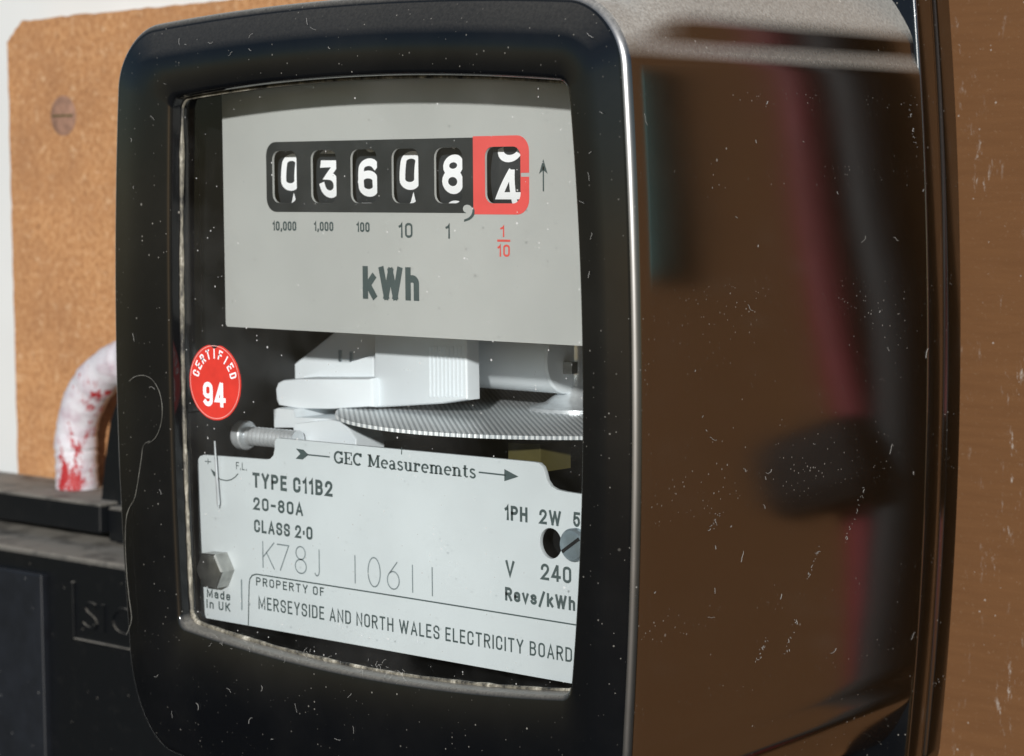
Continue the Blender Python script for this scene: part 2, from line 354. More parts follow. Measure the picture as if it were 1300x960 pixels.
# ------------------------------------------------------------------ condensed gothic lettering, drawn as strokes (unit cap height, centre lines)
def ell(cx, cz, rx, rz, a0, a1, n=None): return arc(cx, cz, rx, rz, a0, a1, n or max(4, int(abs(a1-a0)/15)))
def glyph(ch):
    w = .36; q = w/2; k = .20                                  # usual centre-line width, half width, corner height
    top = lambda a0, a1: ell(q, 1-k, q, k, a0, a1); bot = lambda a0, a1: ell(q, k, q, k, a0, a1)
    x = .70                                                     # x-height
    if ch in 'O0': return w, [top(0, 180)+bot(180, 360)+[(w, 1-k)]]
    if ch == 'C': return w, [[(w, .70)]+top(0, 180)+bot(180, 360)+[(w, .30)]]
    if ch == 'S': return w, [[(w, .74)]+top(0, 180)+ell(q, .70, q, .18, 180, 250, 4)+ell(q, .30, q, .20, 70, 0, 5)+bot(0, -180)+[(0, .26)]]
    if ch == 'D': return w, [[(w, .5), (w, 1-k)]+ell(w-k, 1-k, k, k, 0, 90)+[(0, 1), (0, 0), (w-k, 0)]+ell(w-k, k, k, k, -90, 0)+[(w, .5)]]
    if ch in 'PR':
        S_ = [[(0, 0), (0, 1), (w-.17, 1)]+ell(w-.17, .75, .17, .25, 90, -90)+[(0, .5)]]
        return w, S_+([[(w*.5, .5), (w, 0)]] if ch == 'R' else [])
    if ch == 'B': return w, [[(0, .53), (0, 1), (w-.18, 1)]+ell(w-.18, .765, .16, .235, 90, -90)+[(0, .53)], [(w-.18, .53)]+ell(w-.17, .265, .17, .265, 90, -90)+[(0, 0), (0, .53)]]
    if ch == 'E': return .30, [[(.30, 1), (0, 1), (0, 0), (.30, 0)], [(0, .52), (.26, .52)]]
    if ch == 'F': return .28, [[(.28, 1), (0, 1), (0, 0)], [(0, .52), (.24, .52)]]
    if ch == 'L': return .28, [[(0, 1), (0, 0), (.28, 0)]]
    if ch == 'T': return .36, [[(0, 1), (.36, 1)], [(.18, 1), (.18, 0)]]
    if ch == 'Y': return .38, [[(0, 1), (.19, .45), (.38, 1)], [(.19, .45), (.19, 0)]]
    if ch == 'A': return .40, [[(0, 0), (.20, 1), (.40, 0)], [(.065, .30), (.335, .30)]]
    if ch == 'V': return .40, [[(0, 1), (.20, 0), (.40, 1)]]
    if ch == 'M': return .50, [[(0, 0), (0, 1), (.25, .12), (.50, 1), (.50, 0)]]
    if ch == 'N': return .38, [[(0, 0), (0, 1), (.38, 0), (.38, 1)]]
    if ch == 'W': return .66, [[(0, 1), (.165, 0)], [(.165, 0), (.33, .96)], [(.33, .96), (.495, 0)], [(.495, 0), (.66, 1)]]
    if ch == 'H': return .38, [[(0, 0), (0, 1)], [(.38, 0), (.38, 1)], [(0, .52), (.38, .52)]]
    if ch == 'I': return .0, [[(0, 0), (0, 1)]]
    if ch == 'K': return .36, [[(0, 0), (0, 1)], [(.36, 1), (.02, .42)], [(.12, .58), (.37, 0)]]
    if ch == 'U': return w, [[(0, 1)]+bot(180, 360)+[(w, 1)]]
    if ch == 'z': return .28, [[(0, x), (.28, x), (0, 0), (.28, 0)]]
    if ch == '1': return .14, [[(0, .80), (.09, .86), (.14, 1), (.14, 0)]]
    if ch == '2': return w, [[(0, .72)]+ell(q, .74, q, .26, 180, -20)+[(w*.8, .48), (0, 0), (w, 0)]]
    if ch == '3': return w, [[(0, 1), (w, 1), (w*.42, .60), (w*.55, .60)]+ell(q, .30, q, .30, 75, -165)+[(0, .26)]]
    if ch == '4': return .40, [[(.29, 0), (.29, 1)], [(.25, 1), (0, .24), (.42, .24)]]
    if ch == '5': return w, [[(w, 1), (.04, 1), (0, .52)]+ell(q, .33, q, .33, 120, -160)]
    if ch == '6': return w, [top(28, 180)+bot(180, 360)+[(w, .42)], ell(q, .42, q, .18, 0, 180)]
    if ch == '7': return w, [[(0, 1), (w, 1), (w*.3, 0)]]
    if ch == '8': return w, [ell(q, .77, q*.92, .23, 0, 360, 20), ell(q, .27, q, .27, 0, 360, 20)]
    if ch == '9': return w, [bot(-150, 0)+top(0, 180)+[(0, .58)], ell(q, .58, q, .18, 180, 360)]
    if ch in '.·': return .0, [[(0, -.06 if ch == '.' else .38), (0, .09 if ch == '.' else .53)]]
    if ch == ',': return .05, [[(.05, .08), (.05, -.02), (0, -.14)]]
    if ch == '-': return .24, [[(0, .48), (.24, .48)]]
    if ch == '/': return .30, [[(0, -.14), (.30, 1.10)]]
    if ch == '+': return .40, [[(0, .5), (.40, .5)], [(.20, .25), (.20, .75)]]
    y = .16
    if ch == 'e': return .30, [[(0, .36), (.30, .36)]+ell(.15, x-y, .15, y, 0, 180)+ell(.15, y, .15, y, 180, 340)]
    if ch == 'v': return .32, [[(0, x), (.16, 0), (.32, x)]]
    if ch == 's': return .28, [[(.27, x-.14)]+ell(.14, x-y, .135, y, 20, 180)+ell(.14, x-y, .14, .17, 180, 250, 4)+ell(.14, .18, .15, .18, 70, -165)]
    if ch == 'k': return .30, [[(0, 0), (0, 1)], [(.28, x), (.02, .28)], [(.10, .42), (.31, 0)]]
    if ch == 'h': return .30, [[(0, 0), (0, 1)], [(0, x-.2)]+ell(.15, x-.17, .15, .17, 180, 0)+[(.30, 0)]]
    if ch == 'n': return .30, [[(0, 0), (0, x)], [(0, x-.2)]+ell(.15, x-.17, .15, .17, 180, 0)+[(.30, 0)]]
    if ch == 'i': return .0, [[(0, 0), (0, x)], [(0, .90), (0, 1.02)]]
    if ch == 'd': return .32, [[(.32, 0), (.32, 1)], ell(.16, .35, .16, .35, 0, 360, 18)]
    if ch == 'a': return .30, [[(.30, 0), (.30, x-y)]+ell(.15, x-y, .15, y, 0, 165), [(.30, .40), (.14, .40)]+ell(.14, .20, .14, .20, 90, 270)+[(.18, 0), (.30, .12)]]
    return .20, []
def gothic(s, x0, x1, zb, cap, t, gap=.10):                    # t: stroke as a share of cap height
    cur = 0; L_ = []
    for ch in s:
        w, st = glyph(ch)
        if ch == ' ': cur += .30; continue
        L_.append((cur, w, st)); cur += w+t+gap
    tot = cur-t-gap; tw = t*cap; sx = (x1-x0-tw)/max(tot, 1e-6) if tot > .01 else 1; sz = cap-tw
    V, Fc, D = [], [], []
    for k, (c0, w, st) in enumerate(L_):
        for m_, P_ in enumerate(st):
            pts_ = [(x0+tw/2+(c0+a)*sx, zb+tw/2+c*sz) for a, c in P_]
            closed = (Vector(pts_[0])-Vector(pts_[-1])).length < 1e-4 and len(pts_) > 3
            if closed: pts_ = pts_[:-1]
            # square ends reach half a stroke further
            if not closed:
                for e, f in ((0, 1), (-1, -2)):
                    v = (Vector(pts_[e])-Vector(pts_[f])).normalized()*tw/2; pts_[e] = tuple(Vector(pts_[e])+v)
            n0 = len(V); ribbon(pts_, tw, V, Fc, closed, .70 if t > .22 else .45); D += [m_*.006]*(len(V)-n0)
    return V, Fc, D
def sign(s, l, r, hpx, Y, parent, mat, t=.16, gap=.10):        # lettering between two baseline points of the photograph
    A, B = at(*l, Y), at(*r, Y); mid = ((l[0]+r[0])/2, (l[1]+r[1])/2)
    h = at(mid[0], mid[1]-hpx, Y).z-at(*mid, Y).z
    V, Fc, D = gothic(s, A.x, B.x, (A.z+B.z)/2, h, t, gap)
    return obj('lettering', [(x, Y-INK_GAP-dd, z) for (x, z), dd in zip(V, D)], up_faces(V, Fc), mat, parent)

# ================================================================== SETTING
wall = MB(); wall.box(-700, -42, 130, 180, -420, 420, 2)
tag(wall.obj('wall', M['wallw'], loc=(-140, 130, -420)), kind='structure')

# fibreboard that the meter hangs on
fb = empty('backing_board', (-180, 118.5, -330), 'rough orange-brown fibreboard on the white wall behind the meter', 'board')
random.seed(3)
edge = []
def walk(a, b, n, j):
    return [(a[0]+(b[0]-a[0])*k/n+random.uniform(-j, j), a[1]+(b[1]-a[1])*k/n+random.uniform(-j, j)) for k in range(n)]
E1, E2, E3 = at(8.5, 52, 118.5), at(26, 26, 118.5), at(290, -1, 118.5)
sl_ = (E3.z-E2.z)/(E3.x-E2.x)
edge += walk((-319.4, -330), (-20, -330), 6, 0) + walk((-20, -330), (-20, E2.z+sl_*(-20-E2.x)), 6, 0) + walk((-20, E2.z+sl_*(-20-E2.x)), (E2.x, E2.z), 90, .3) + walk((E2.x, E2.z), (E1.x, E1.z), 8, .3) + walk((E1.x, E1.z), (-319.4, -330), 110, .25)
b = MB(); b.loft([[(x, y, z) for x, z in edge] for y in (130, 119.3)], True, True, False)
cx = sum(p[0] for p in edge)/len(edge); cz = sum(p[1] for p in edge)/len(edge)
ins = [(x+(cx-x)*.0035, z+(cz-z)*.0035) for x, z in edge]
b.loft([[(x, 119.3, z) for x, z in edge], [(x, 118.5, z) for x, z in ins]], True, False, True)
b.obj('panel', M['fibreboard'], fb)
p = at(80, 147, 118.4)
b = MB(); b.lathe((p.x, 120, p.z), (0, -1, 0), [(0, 6.4), (1.5, 6.4), (1.75, 5.6), (1.85, 3.6)], 24)
scr = b.obj('screw_head', plain('tarnished_screw', (.27, .15, .10), .75, .0, var=.3, scale=300), fb)
b = MB(); b.box(p.x-5.2, p.x+5.2, 117.95, 118.2, p.z-.3, p.z+.3, .1); b.obj('slot', M['brass'], scr)

# brown board at the right
bb = MB(); bb.box(-40, 300, 150, 162, -330, 330, 1.0)
tag(bb.obj('side_board', M['brown'], loc=(160, 150, -330)), 'brown varnished board with dusty streaks behind the glossy right side of meter', 'board')

# ================================================================== METER
meter = empty('electricity_meter', (-45, 118, -86), 'black electricity meter with a glazed front, number drums and silver rating plate', 'electricity meter')

OUT = dict(x0=-117.5, x1=29.0, z0=-82.0, z1=73.4, sl=4.0, sr=3.4, st=3.4, sb=3.6)
def ring(inset, y, r=13.0, grow=0.0):
    P = bowed(OUT['x0']+inset, OUT['x1']-inset, OUT['z0']+inset, OUT['z1']-inset, OUT['sl'], OUT['sr'], OUT['st'], OUT['sb'], max(r-inset, 1.0))
    Q = []
    fade = min(1, max(0, (y-4)/14)) * (1 if y < 104 else 0)
    for x, z in P:
        if x > 15:
            for zc, sg in ((65.0, 1), (-72.0, -1)):
                dz = (z-zc)*sg
                x -= fade*.28*exp(-(dz/1.25)**2)                      # pressed groove under the shoulder
                x += fade*(.45 if sg > 0 else .5)*exp(-((dz-2.6)/1.7)**2)                   # swelling roll above it
        if z < -68: z = -68+(z+68)*1.6
        if z > 64 and x > -10: z += fade*(z-64)*.75*min(1, (x+10)/30)   # the shoulder stands higher behind the rim
        Q.append((x, y, z))
    return Q
rings = []; fidx = []
for y in (103.5, 101, 96, 90, 84, 78, 72, 66, 60, 50, 40, 30, 22, 16, 11, 7, 4): rings.append(ring(0, y))
nf = len(rings)-1
R = 1.9
for k in range(1, 11):
    a = k/10*pi/2; rings.append(ring(R*(1-cos(a)), .6-R*sin(a)))
INN = dict(x0=-96.6, x1=17.4, z0=-60.6, z1=57.7, sl=1.6, sr=3.3, st=2.8, sb=3.5)
def iring(ins, y, r=2.4):
    return [(x, y, z) for x, z in bowed(INN['x0']+ins, INN['x1']-ins, INN['z0']+ins, INN['z1']-ins, INN['sl'], INN['sr'], INN['st'], INN['sb'], r)]
last = rings[-1]
inn0 = iring(-1.0, -4.0)
for t in (.33, .66): rings.append([(a[0]+(c[0]-a[0])*t, -4.0-.05*sin(pi*t), a[2]+(c[2]-a[2])*t) for a, c in zip(last, inn0)])
rings += [inn0, iring(-.55, -3.85), iring(-.15, -3.4), iring(0, -2.8), iring(.3, .0), iring(.35, .7)]
b = MB(); b.loft(rings)
n = len(rings[0]); fm = []
for i in range(len(rings)-1):
    for j in range(n):
        x = rings[i][j][0]
        fm.append((2 if nf+2 <= i < nf+8 else 1) if (i < nf+8 and x > 0) else 0)
case = obj('case', b.v, b.f, [M['case'], M['flank'], M['edge']], meter, smooth=True, fmat=fm); sharp(case, 50)

# rear base that the cover closes onto
def bring(ins, y):
    return [(x, y, z) for x, z in bowed(-118+ins, 27.3-ins, -99.8+ins, 91.2-ins, 4, 5.14, 1, 1, 7-ins)]
b = MB(); b.loft([bring(.5, 103.3), bring(.06, 103.62), bring(.0, 104.2), bring(0, 107), bring(0, 109.0), bring(.12, 110.0), bring(.42, 110.8), bring(.42, 111.4), bring(.1, 112.2), bring(0, 113), bring(0, 118.0)], True, True, True)
bo = b.obj('base', [M['flank'], M['case']], meter, ang=60)
for p_ in bo.data.polygons:
    if p_.normal.y < -.9: p_.material_index = 1

# sealing strip round the glass
path = iring(.45, -.55)
b = MB(); random.seed(5)
sec = []
for k, p in enumerate(path):
    rad = .46+random.uniform(-.14, .18)
    if p[0] > 10: rad *= .6
    if p[2] > 50: rad = .30
    q = path[(k+1) % len(path)]; t = (Vector(q)-Vector(p)).normalized(); nn = Vector((0, -1, 0)); bb_ = t.cross(nn)
    sec.append([Vector(p)+bb_*cos(a)*rad*.9+nn*sin(a)*rad for a in [2*pi*i/7 for i in range(7)]])
sec.append(sec[0]); b.loft(sec); b.obj('sealing_strip', M['gasket'], meter)

# glass
gv = iring(.2, .1); b = MB(); o = obj('window_glass', gv, [tuple(range(len(gv)))], M['glass'], meter)
if o.data.polygons[0].normal.y > 0: o.data.flip_normals()

# inner black housing (open box behind the glass)
h = MB(); h.loft([[(x, y, z) for x, z in rr(-106, 26, -70, 66, 3)] for y in (2.2, 100)], True, False, True)
h.loft([[(x, 2.2, z) for x, z in rr(-106, 26, -70, 66, 3)], [(x, 2.2, z) for x, z in rr(-101, 23, -66.5, 63, 3)]], True)
h.obj('inner_housing', M['inner'], meter)
# raised ledge along the inside of the left edge
b = MB(); b.box(-105.9, -104.4, 4.5, 11.5, -14, 60, .4); b.obj('inner_ledge', M['case'], meter)

# ---------------------------------------------------------------- counter plate
YC = 13.0
tl = at(283, 200, YC); br = at(733, 440, YC)
wins_px = [(346, 377, 191, 258), (395, 427.3, 191, 258), (445.3, 479, 190, 258), (497.5, 531.5, 189, 258), (551.5, 587.3, 188, 258), (616, 661, 185, 258)]
wins = []
for a, c, t, bt in wins_px:
    A = at(a, (t+bt)/2, YC); B = at(c, (t+bt)/2, YC); T = at((a+c)/2, t, YC).z; Bz = at((a+c)/2, bt, YC).z
    wins.append((A.x, B.x, Bz, T))
zt = sum(w[3] for w in wins)/6; zb = sum(w[2] for w in wins)/6
holes = [rr(w[0], w[1], zb, zt, 2.0) for w in wins]
cp = plate_with_holes('counter_plate', [rr(tl.x, 24, at(500, 425, YC).z-.2, 64, .8)] + [list(reversed(h_)) for h_ in holes], YC, .55, M['cplate'], meter)
# printed surround, black with a red end
L = at(338.5, 225, YC).x; Rb = at(601, 225, YC).x; Rr = at(672, 222, YC).x
zT = at(500, 177, YC).z; zB = at(500, 270, YC).z
r = 3.0
blk = [(Rb, zB), (Rb, zT)] + [(L+r-r*sin(radians(a)), zT-r+r*cos(radians(a))) for a in range(0, 91, 15)] + [(L+r-r*cos(radians(a)), zB+r-r*sin(radians(a))) for a in range(0, 91, 15)]
plate_with_holes('counter_surround', [blk] + [list(reversed(h_)) for h_ in holes[:5]], YC-.09, .04, M['surround'], cp)
rr_ = rr(Rb, Rr, zB-.25, zT+.25, 3.2); zn = at(660, 222, YC).z
redp = [p for p in rr_ if p[0] > Rb+3.3]; redp = [(Rb, zB-.25)] + [p for p in redp if p[1] < zn-.45] + [(Rr, zn-.4), (wins[5][1]+.1, zn-.4), (wins[5][1]+.1, zn+.4), (Rr, zn+.4)] + [p for p in redp if p[1] > zn+.45] + [(Rb, zT+.25)]
h6 = holes[5]
tag(plate_with_holes('tenths_surround', [redp, list(reversed(rr(wins[5][0], wins[5][1]+.02, zb, zt, 2.0)))], YC-.09, .04, M['red'], cp), 'red printed surround of the tenths window')
# light comma between units and tenths
V, Fc = fit_text(',', at(588.5, 270, YC).x, at(600.5, 270, YC).x, at(595, 267, YC).z, at(595, 252, YC).z-at(595, 267, YC).z, .02)
zs = [v[1] for v in V]; k0, k1 = min(zs), max(zs); A0, A1 = at(595, 279, YC).z, at(595, 260, YC).z
V = [(x, A0+(z-k0)/(k1-k0)*(A1-A0)) for x, z in V]
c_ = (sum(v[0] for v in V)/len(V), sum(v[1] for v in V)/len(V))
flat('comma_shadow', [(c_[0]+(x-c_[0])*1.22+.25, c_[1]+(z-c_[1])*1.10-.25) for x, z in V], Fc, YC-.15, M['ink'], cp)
flat('comma', V, Fc, YC-.19, M['cplate'], cp)
I = M['ink']
sign('10,000', (346.5, 293), (376.5, 293), 12, YC, cp, I, .20)
sign('1,000', (399, 293.5), (423.5, 293.5), 12, YC, cp, I, .20)
sign('100', (453, 294.5), (469.5, 294.8), 12.5, YC, cp, I, .20)
sign('10', (506.5, 302), (524, 302), 19, YC, cp, I, .16)
sign('1', (566, 303), (571.5, 303), 18.5, YC, cp, I, .16)
RI = M['redink']
sign('1', (635.5, 301), (640.5, 301), 14.5, YC, cp, RI, .17)
stroke('fraction_bar', [(631.5, 305.5), (648, 305.8)], .45, YC, RI, cp)
sign('10', (632, 326), (647.5, 326), 15.5, YC, cp, RI, .17)
sign('kWh', (461, 380), (532.5, 381.5), 42, YC, cp, I, .225, .08)
V, Fc = [], []
ax = at(690, 222, YC); t_ = at(690, 202, YC).z; b_ = at(690, 243, YC).z
ribbon([(ax.x, b_), (ax.x, t_-1.5)], .35, V, Fc)
k = len(V); V += [(ax.x, t_), (ax.x-1.15, t_-3.0), (ax.x, t_-2.2), (ax.x+1.15, t_-3.0)]; Fc += [(k, k+1, k+2), (k, k+2, k+3)]
flat('arrow_mark', V, Fc, YC-INK_GAP, I, cp)

# ---------------------------------------------------------------- number drums
PITCH_D = 9.8; RD = PITCH_D*10/(2*pi)
reads = [(0, 358.5, (195, 242)), (3, 407.5, (203, 252)), (6, 456.5, (201, 250)), (0, 509, (192, 240.5)), (8, 563, (196, 246.5)), (4, 630.5, (217, 261))]
zc_w = (zb+zt)/2 - .4
for k, (dg, xl, (dt, db)) in enumerate(reads):
    rec = 3.0 if k < 5 else 1.8
    yf = YC+.55+rec; yc = yf+RD
    x0 = at(xl-1.5, 225, yf).x; wdt = 6.0 if k < 5 else 6.7; hd = 8.4 if k < 5 else 7.6
    zmid = at(xl+10, (dt+db)/2, yf).z; a_read = math.asin((zmid-zc_w)/RD)
    b = MB(); prof = [(-1.6, RD*.55), (-1.6, RD-.35), (-1.3, RD), (wdt+1.3, RD), (wdt+1.6, RD-.35), (wdt+1.6, RD*.55)]
    b.lathe((x0, yc, zc_w), (1, 0, 0), prof, 72)
    dr = b.obj('number_drum', M['drum'], meter)
    if k == 5:
        dr['label'] = 'tenths drum turning between 3 and 4'
    for d in range(10):
        xo = wdt*.28 if d == 1 else 0
        V, Fc, D = gothic(str(d), xo, wdt-xo, -hd/2, hd, .20)
        # slice tall triangles finely enough to follow the drum
        me = bpy.data.meshes.new('n'); me.from_pydata([(x, z, dd) for (x, z), dd in zip(V, D)], [], up_faces(V, Fc)); bm = bmesh.new(); bm.from_mesh(me); bpy.data.meshes.remove(me)
        for s_ in range(-4, 5):
            bmesh.ops.bisect_plane(bm, geom=bm.verts[:]+bm.edges[:]+bm.faces[:], plane_co=(0, s_*.9, 0), plane_no=(0, 1, 0))
        bm.verts.index_update()
        V2 = [(v.co.x, v.co.y) for v in bm.verts]; D2 = [v.co.z for v in bm.verts]; F2 = [tuple(v.index for v in f.verts) for f in bm.faces]; bm.free()
        a0 = a_read-(d-dg)*2*pi/10*(1 if k < 5 else .93 if abs(d-dg) < 2 else 1)
        VV = [(x0+x, yc-(RD+.06+dd)*cos(a0+z/RD), zc_w+(RD+.06+dd)*sin(a0+z/RD)) for (x, z), dd in zip(V2, D2)]
        obj('numeral', VV, up_faces(V2, F2), M['white'], dr)
    if k == 5:
        b = MB()
        for q in range(50):
            a = 2*pi*q/50; c = Vector((x0+wdt+1.0, yc-(RD+.05)*cos(a), zc_w+(RD+.05)*sin(a)))
            hx = .18; b.add([c+Vector((-hx, 0, 0)), c+Vector((0, -hx*sin(a)*-1*0, -hx)), c+Vector((hx, 0, 0)), c+Vector((0, 0, hx))], [(0, 1, 2, 3)])
        o = b.obj('graduation_dots', M['white'], dr); o['kind'] = 'stuff'

# ---------------------------------------------------------------- rating plate
YL = 7.2
out_px = [(259, 788), (251.5, 640), (250, 592), (251, 584), (254, 579), (259, 577.5), (338, 583.5), (343, 582.5), (347, 578), (348.5, 570), (348.5, 561), (350, 557.5), (353, 556.3),
          (676, 586.5), (684, 588), (689, 593), (691.5, 600), (694, 610), (699, 617.5), (707, 622), (718, 624.5), (738, 627.5)]
pl = pxs(out_px, YL)
zbot = (at(300, 793, YL).z+at(700, 862, YL).z)/2
pl[0] = (pl[1][0]+.3, zbot)
pl += [(23, pl[-1][1]), (23, zbot)]
kc = at(699, 690, YL); hole = [(kc.x+2.9*cos(2*pi*k/28), kc.z+3.1*sin(2*pi*k/28)) for k in range(28)]
rp = plate_with_holes('rating_plate', [pl, hole], YL, .9, M['plate'], meter, .08)
def T(s_, l, r, hpx, t=.15, gap=.10): return sign(s_, l, r, hpx, YL, rp, I, t, gap)
T('TYPE C11B2', (321, 619.3), (422.5, 630.5), 19.5, .205)
T('20-80A', (322, 647.5), (385, 655), 16.5, .195)
T('CLASS 2·0', (323, 676), (397, 685.3), 16.5, .19)
T('PROPERTY OF', (325.5, 744), (411.5, 756.5), 11, .17, .14)
T('MERSEYSIDE AND NORTH WALES ELECTRICITY BOARD', (328.5, 773.5), (726.5, 840.5), 17.5, .135, .13)
T('Made', (263, 759), (292.5, 762), 11, .19, .12)
T('in UK', (262.5, 772), (292.5, 776.5), 11, .19, .12)
T('+', (260.5, 592), (268.5, 593), 13, .08)
T('F.L.', (300, 596), (313.5, 597.5), 9.5, .13)
T('1PH', (641, 660.5), (670, 663), 19, .2)
T('2W', (685, 665.3), (712.5, 668), 19, .19)
T('50Hz', (728, 669), (768, 673), 19, .19)
T('V', (642, 731.5), (653.5, 733), 20.5, .19)
T('240', (687, 736.5), (725.5, 740.5), 21, .175)
T('Revs/kWh', (641.5, 763.5), (730.5, 774.5), 17.5, .215, .09)
# ruled box round the owner's line
stroke('ruled_line', [(315.5, 794), (316.5, 742), (317.5, 735), (320.5, 730.5), (326, 729), (520, 759.5), (760, 798)], .30, YL, I, rp)
stroke('punched_line', [(306.8, 735.5), (307.3, 774.5)], .42, YL, M['scribe'], rp)
stroke('tick_mark', [(510.2, 568), (510, 577)], .25, YL, I, rp)
V, Fc = [], []
ribbon(pxs([(302.5, 601.5), (299, 605.5), (294, 609), (287.5, 610.3), (281, 609), (276, 606)], YL), .25, V, Fc)
k = len(V); V += pxs([(267.5, 595), (274.5, 600.5), (272.5, 606)], YL); Fc.append((k, k+1, k+2)); flat('arrow_mark', V, Fc, YL-INK_GAP, I, rp)
# stamped serial number, single strokes
def stamp(ch, x0, x1, zb_, zt_):
    w, hh = x1-x0, zt_-zb_; m = lambda L: [(x0+a*w, zb_+c*hh) for a, c in L]
    G = {'K': [[(0, 0), (0, 1)], [(1, 1), (.04, .42)], [(.3, .6), (1, 0)]], '7': [[(0, 1), (1, 1), (.25, 0)]],
         '8': [arc(.5, .76, .42, .24, 0, 360, 20), arc(.5, .26, .5, .26, 0, 360, 20)], 'J': [[(1, 1), (1, .2)]+arc(.6, .2, .4, .2, 0, -150, 8)],
         '1': [[(.5, 1), (.5, 0)]], '0': [arc(.5, .5, .5, .5, 0, 360, 26)], '6': [[(.85, 1)]+arc(.5, .32, .5, .32, 125, 485, 22)]}[ch]
    V, Fc = [], []
    for L_ in G: ribbon(m(L_), .30, V, Fc)
    flat('stamped_character', V, Fc, YL-INK_GAP, M['scribe'], rp)
for ch, xa, xb, yt, yb in (('K', 334, 348.5, 688, 722), ('7', 352, 367, 692, 725), ('8', 375, 389, 694, 728), ('J', 398, 405.5, 697, 731),
                           ('1', 449, 453, 705, 740.5), ('0', 467.5, 483, 708, 745), ('6', 492, 507, 713, 748), ('1', 522, 526, 717, 752.5), ('1', 547, 551, 720, 757)):
    xm = (xa+xb)/2; stamp(ch, at(xa, (yt+yb)/2, YL).x, at(xb, (yt+yb)/2, YL).x, at(xm, yb, YL).z, at(xm, yt, YL).z)
# heavy slab-serif maker's line
def slab(s, x0, x1, zb_, cap):
    hw = .15; th = .085; xh = .70; out = []; cur = 0
    def G(ch):
        v = lambda x, a, c: ([(x, a), (x, c)], .19); hz = lambda a, c, z: ([(a, z), (c, z)], th)
        if ch == 'G': return .86, [(arc(.43, .5, .34, .44, 48, 318, 22), .17), v(.74, .06, .44), hz(.54, .86, .46), v(.72, .72, 1.0)]
        if ch == 'C': return .78, [(arc(.43, .5, .34, .44, 48, 312, 22), .17), v(.70, .70, 1.0)]
        if ch == 'E': return .76, [v(.2, 0, 1), hz(.02, .70, .955), hz(.02, .72, .045), hz(.2, .52, .5), ([(.68, .72), (.68, 1)], .09), ([(.70, 0), (.70, .3)], .09), ([(.5, .36), (.5, .64)], .08)]
        if ch == 'M': return 1.12, [v(.2, 0, 1), v(.92, 0, 1), ([(.2, 1), (.54, .12)], .17), ([(.54, .12), (.9, 1)], .09), hz(.02, .38, .045), hz(.72, 1.1, .045), hz(.02, .2, .955), hz(.92, 1.1, .955)]
        if ch == 'e': return .64, [(arc(.32, .35, .25, .30, 5, 310, 20), .15), hz(.1, .6, .37)]
        if ch == 'a': return .66, [v(.46, 0, .5), (arc(.28, .48, .19, .19, 0, 160, 10), .11), (arc(.27, .19, .18, .17, 40, 320, 14), .14), hz(.46, .66, .04)]
        if ch == 's': return .54, [(arc(.27, .53, .17, .14, 20, 250, 10)+arc(.27, .18, .19, .16, 90, -170, 10), .14)]
        if ch == 'u': return .76, [v(.18, .15, xh), v(.56, 0, xh), (arc(.37, .2, .19, .18, 180, 350, 8), .12), hz(.0, .2, xh-.04), hz(.4, .56, xh-.04), hz(.56, .74, .04)]
        if ch == 'n': return .80, [v(.18, 0, xh), v(.58, 0, .5), (arc(.38, .46, .2, .2, 0, 170, 8), .12), hz(.0, .18, xh-.04), hz(.0, .36, .04), hz(.42, .78, .04)]
        if ch == 'm': return 1.16, [v(.18, 0, xh), v(.56, 0, .5), v(.94, 0, .5), (arc(.37, .46, .19, .2, 0, 170, 8), .12), (arc(.75, .46, .19, .2, 0, 170, 8), .12), hz(.0, .18, xh-.04), hz(.0, .34, .04), hz(.41, .71, .04), hz(.79, 1.13, .04)]
        if ch == 'r': return .62, [v(.18, 0, xh), (arc(.42, .44, .2, .2, 60, 170, 8), .12), v(.50, .46, .66), hz(.0, .18, xh-.04), hz(.0, .40, .04)]
        if ch == 't': return .50, [v(.2, .1, .92), hz(.02, .44, xh-.04), (arc(.32, .14, .12, .11, 180, 330, 6), .11)]
        return .42, []
    for ch in s:
        adv, st = G(ch)
        out.append((ch, cur, st)); cur += adv+.05
    V, Fc = [], []; sx = (x1-x0)/(cur-.05)
    for ch, c0, st in out:
        for P_, w in st:
            V1, F1 = [], []; ribbon(P_, w, V1, F1); k = len(V)
            V += [(x0+(c0+x)*sx, zb_+z*cap) for x, z in V1]; Fc += [tuple(i+k for i in q) for q in F1]
    return V, Fc
A, B = at(424, 588.8, YL), at(604.5, 606.3, YL)
V, Fc = slab('GEC Measurements', A.x, B.x, (A.z+B.z)/2, at(510, 581, YL).z-at(510, 597, YL).z)
flat('lettering', V, Fc, YL-INK_GAP, I, rp)
V, Fc = [], []
ribbon(pxs([(390, 577.3), (419, 580.2)], YL), .32, V, Fc); k = len(V)
V += pxs([(376, 569.5), (385.5, 571), (392, 577.5), (384.5, 583.5), (375.5, 582.5), (381.5, 576.3)], YL); Fc += [(k, k+1, k+2, k+5), (k+5, k+2, k+3, k+4)]
flat('arrow_tail_mark', V, Fc, YL-INK_GAP, I, rp)
V, Fc = [], []
ribbon(pxs([(608, 599.6), (642, 603.3)], YL), .32, V, Fc); k = len(V)
V += pxs([(640.5, 595.5), (658.5, 605.2), (640.5, 611)], YL); Fc.append((k, k+1, k+2)); flat('arrow_head_mark', V, Fc, YL-INK_GAP, I, rp)

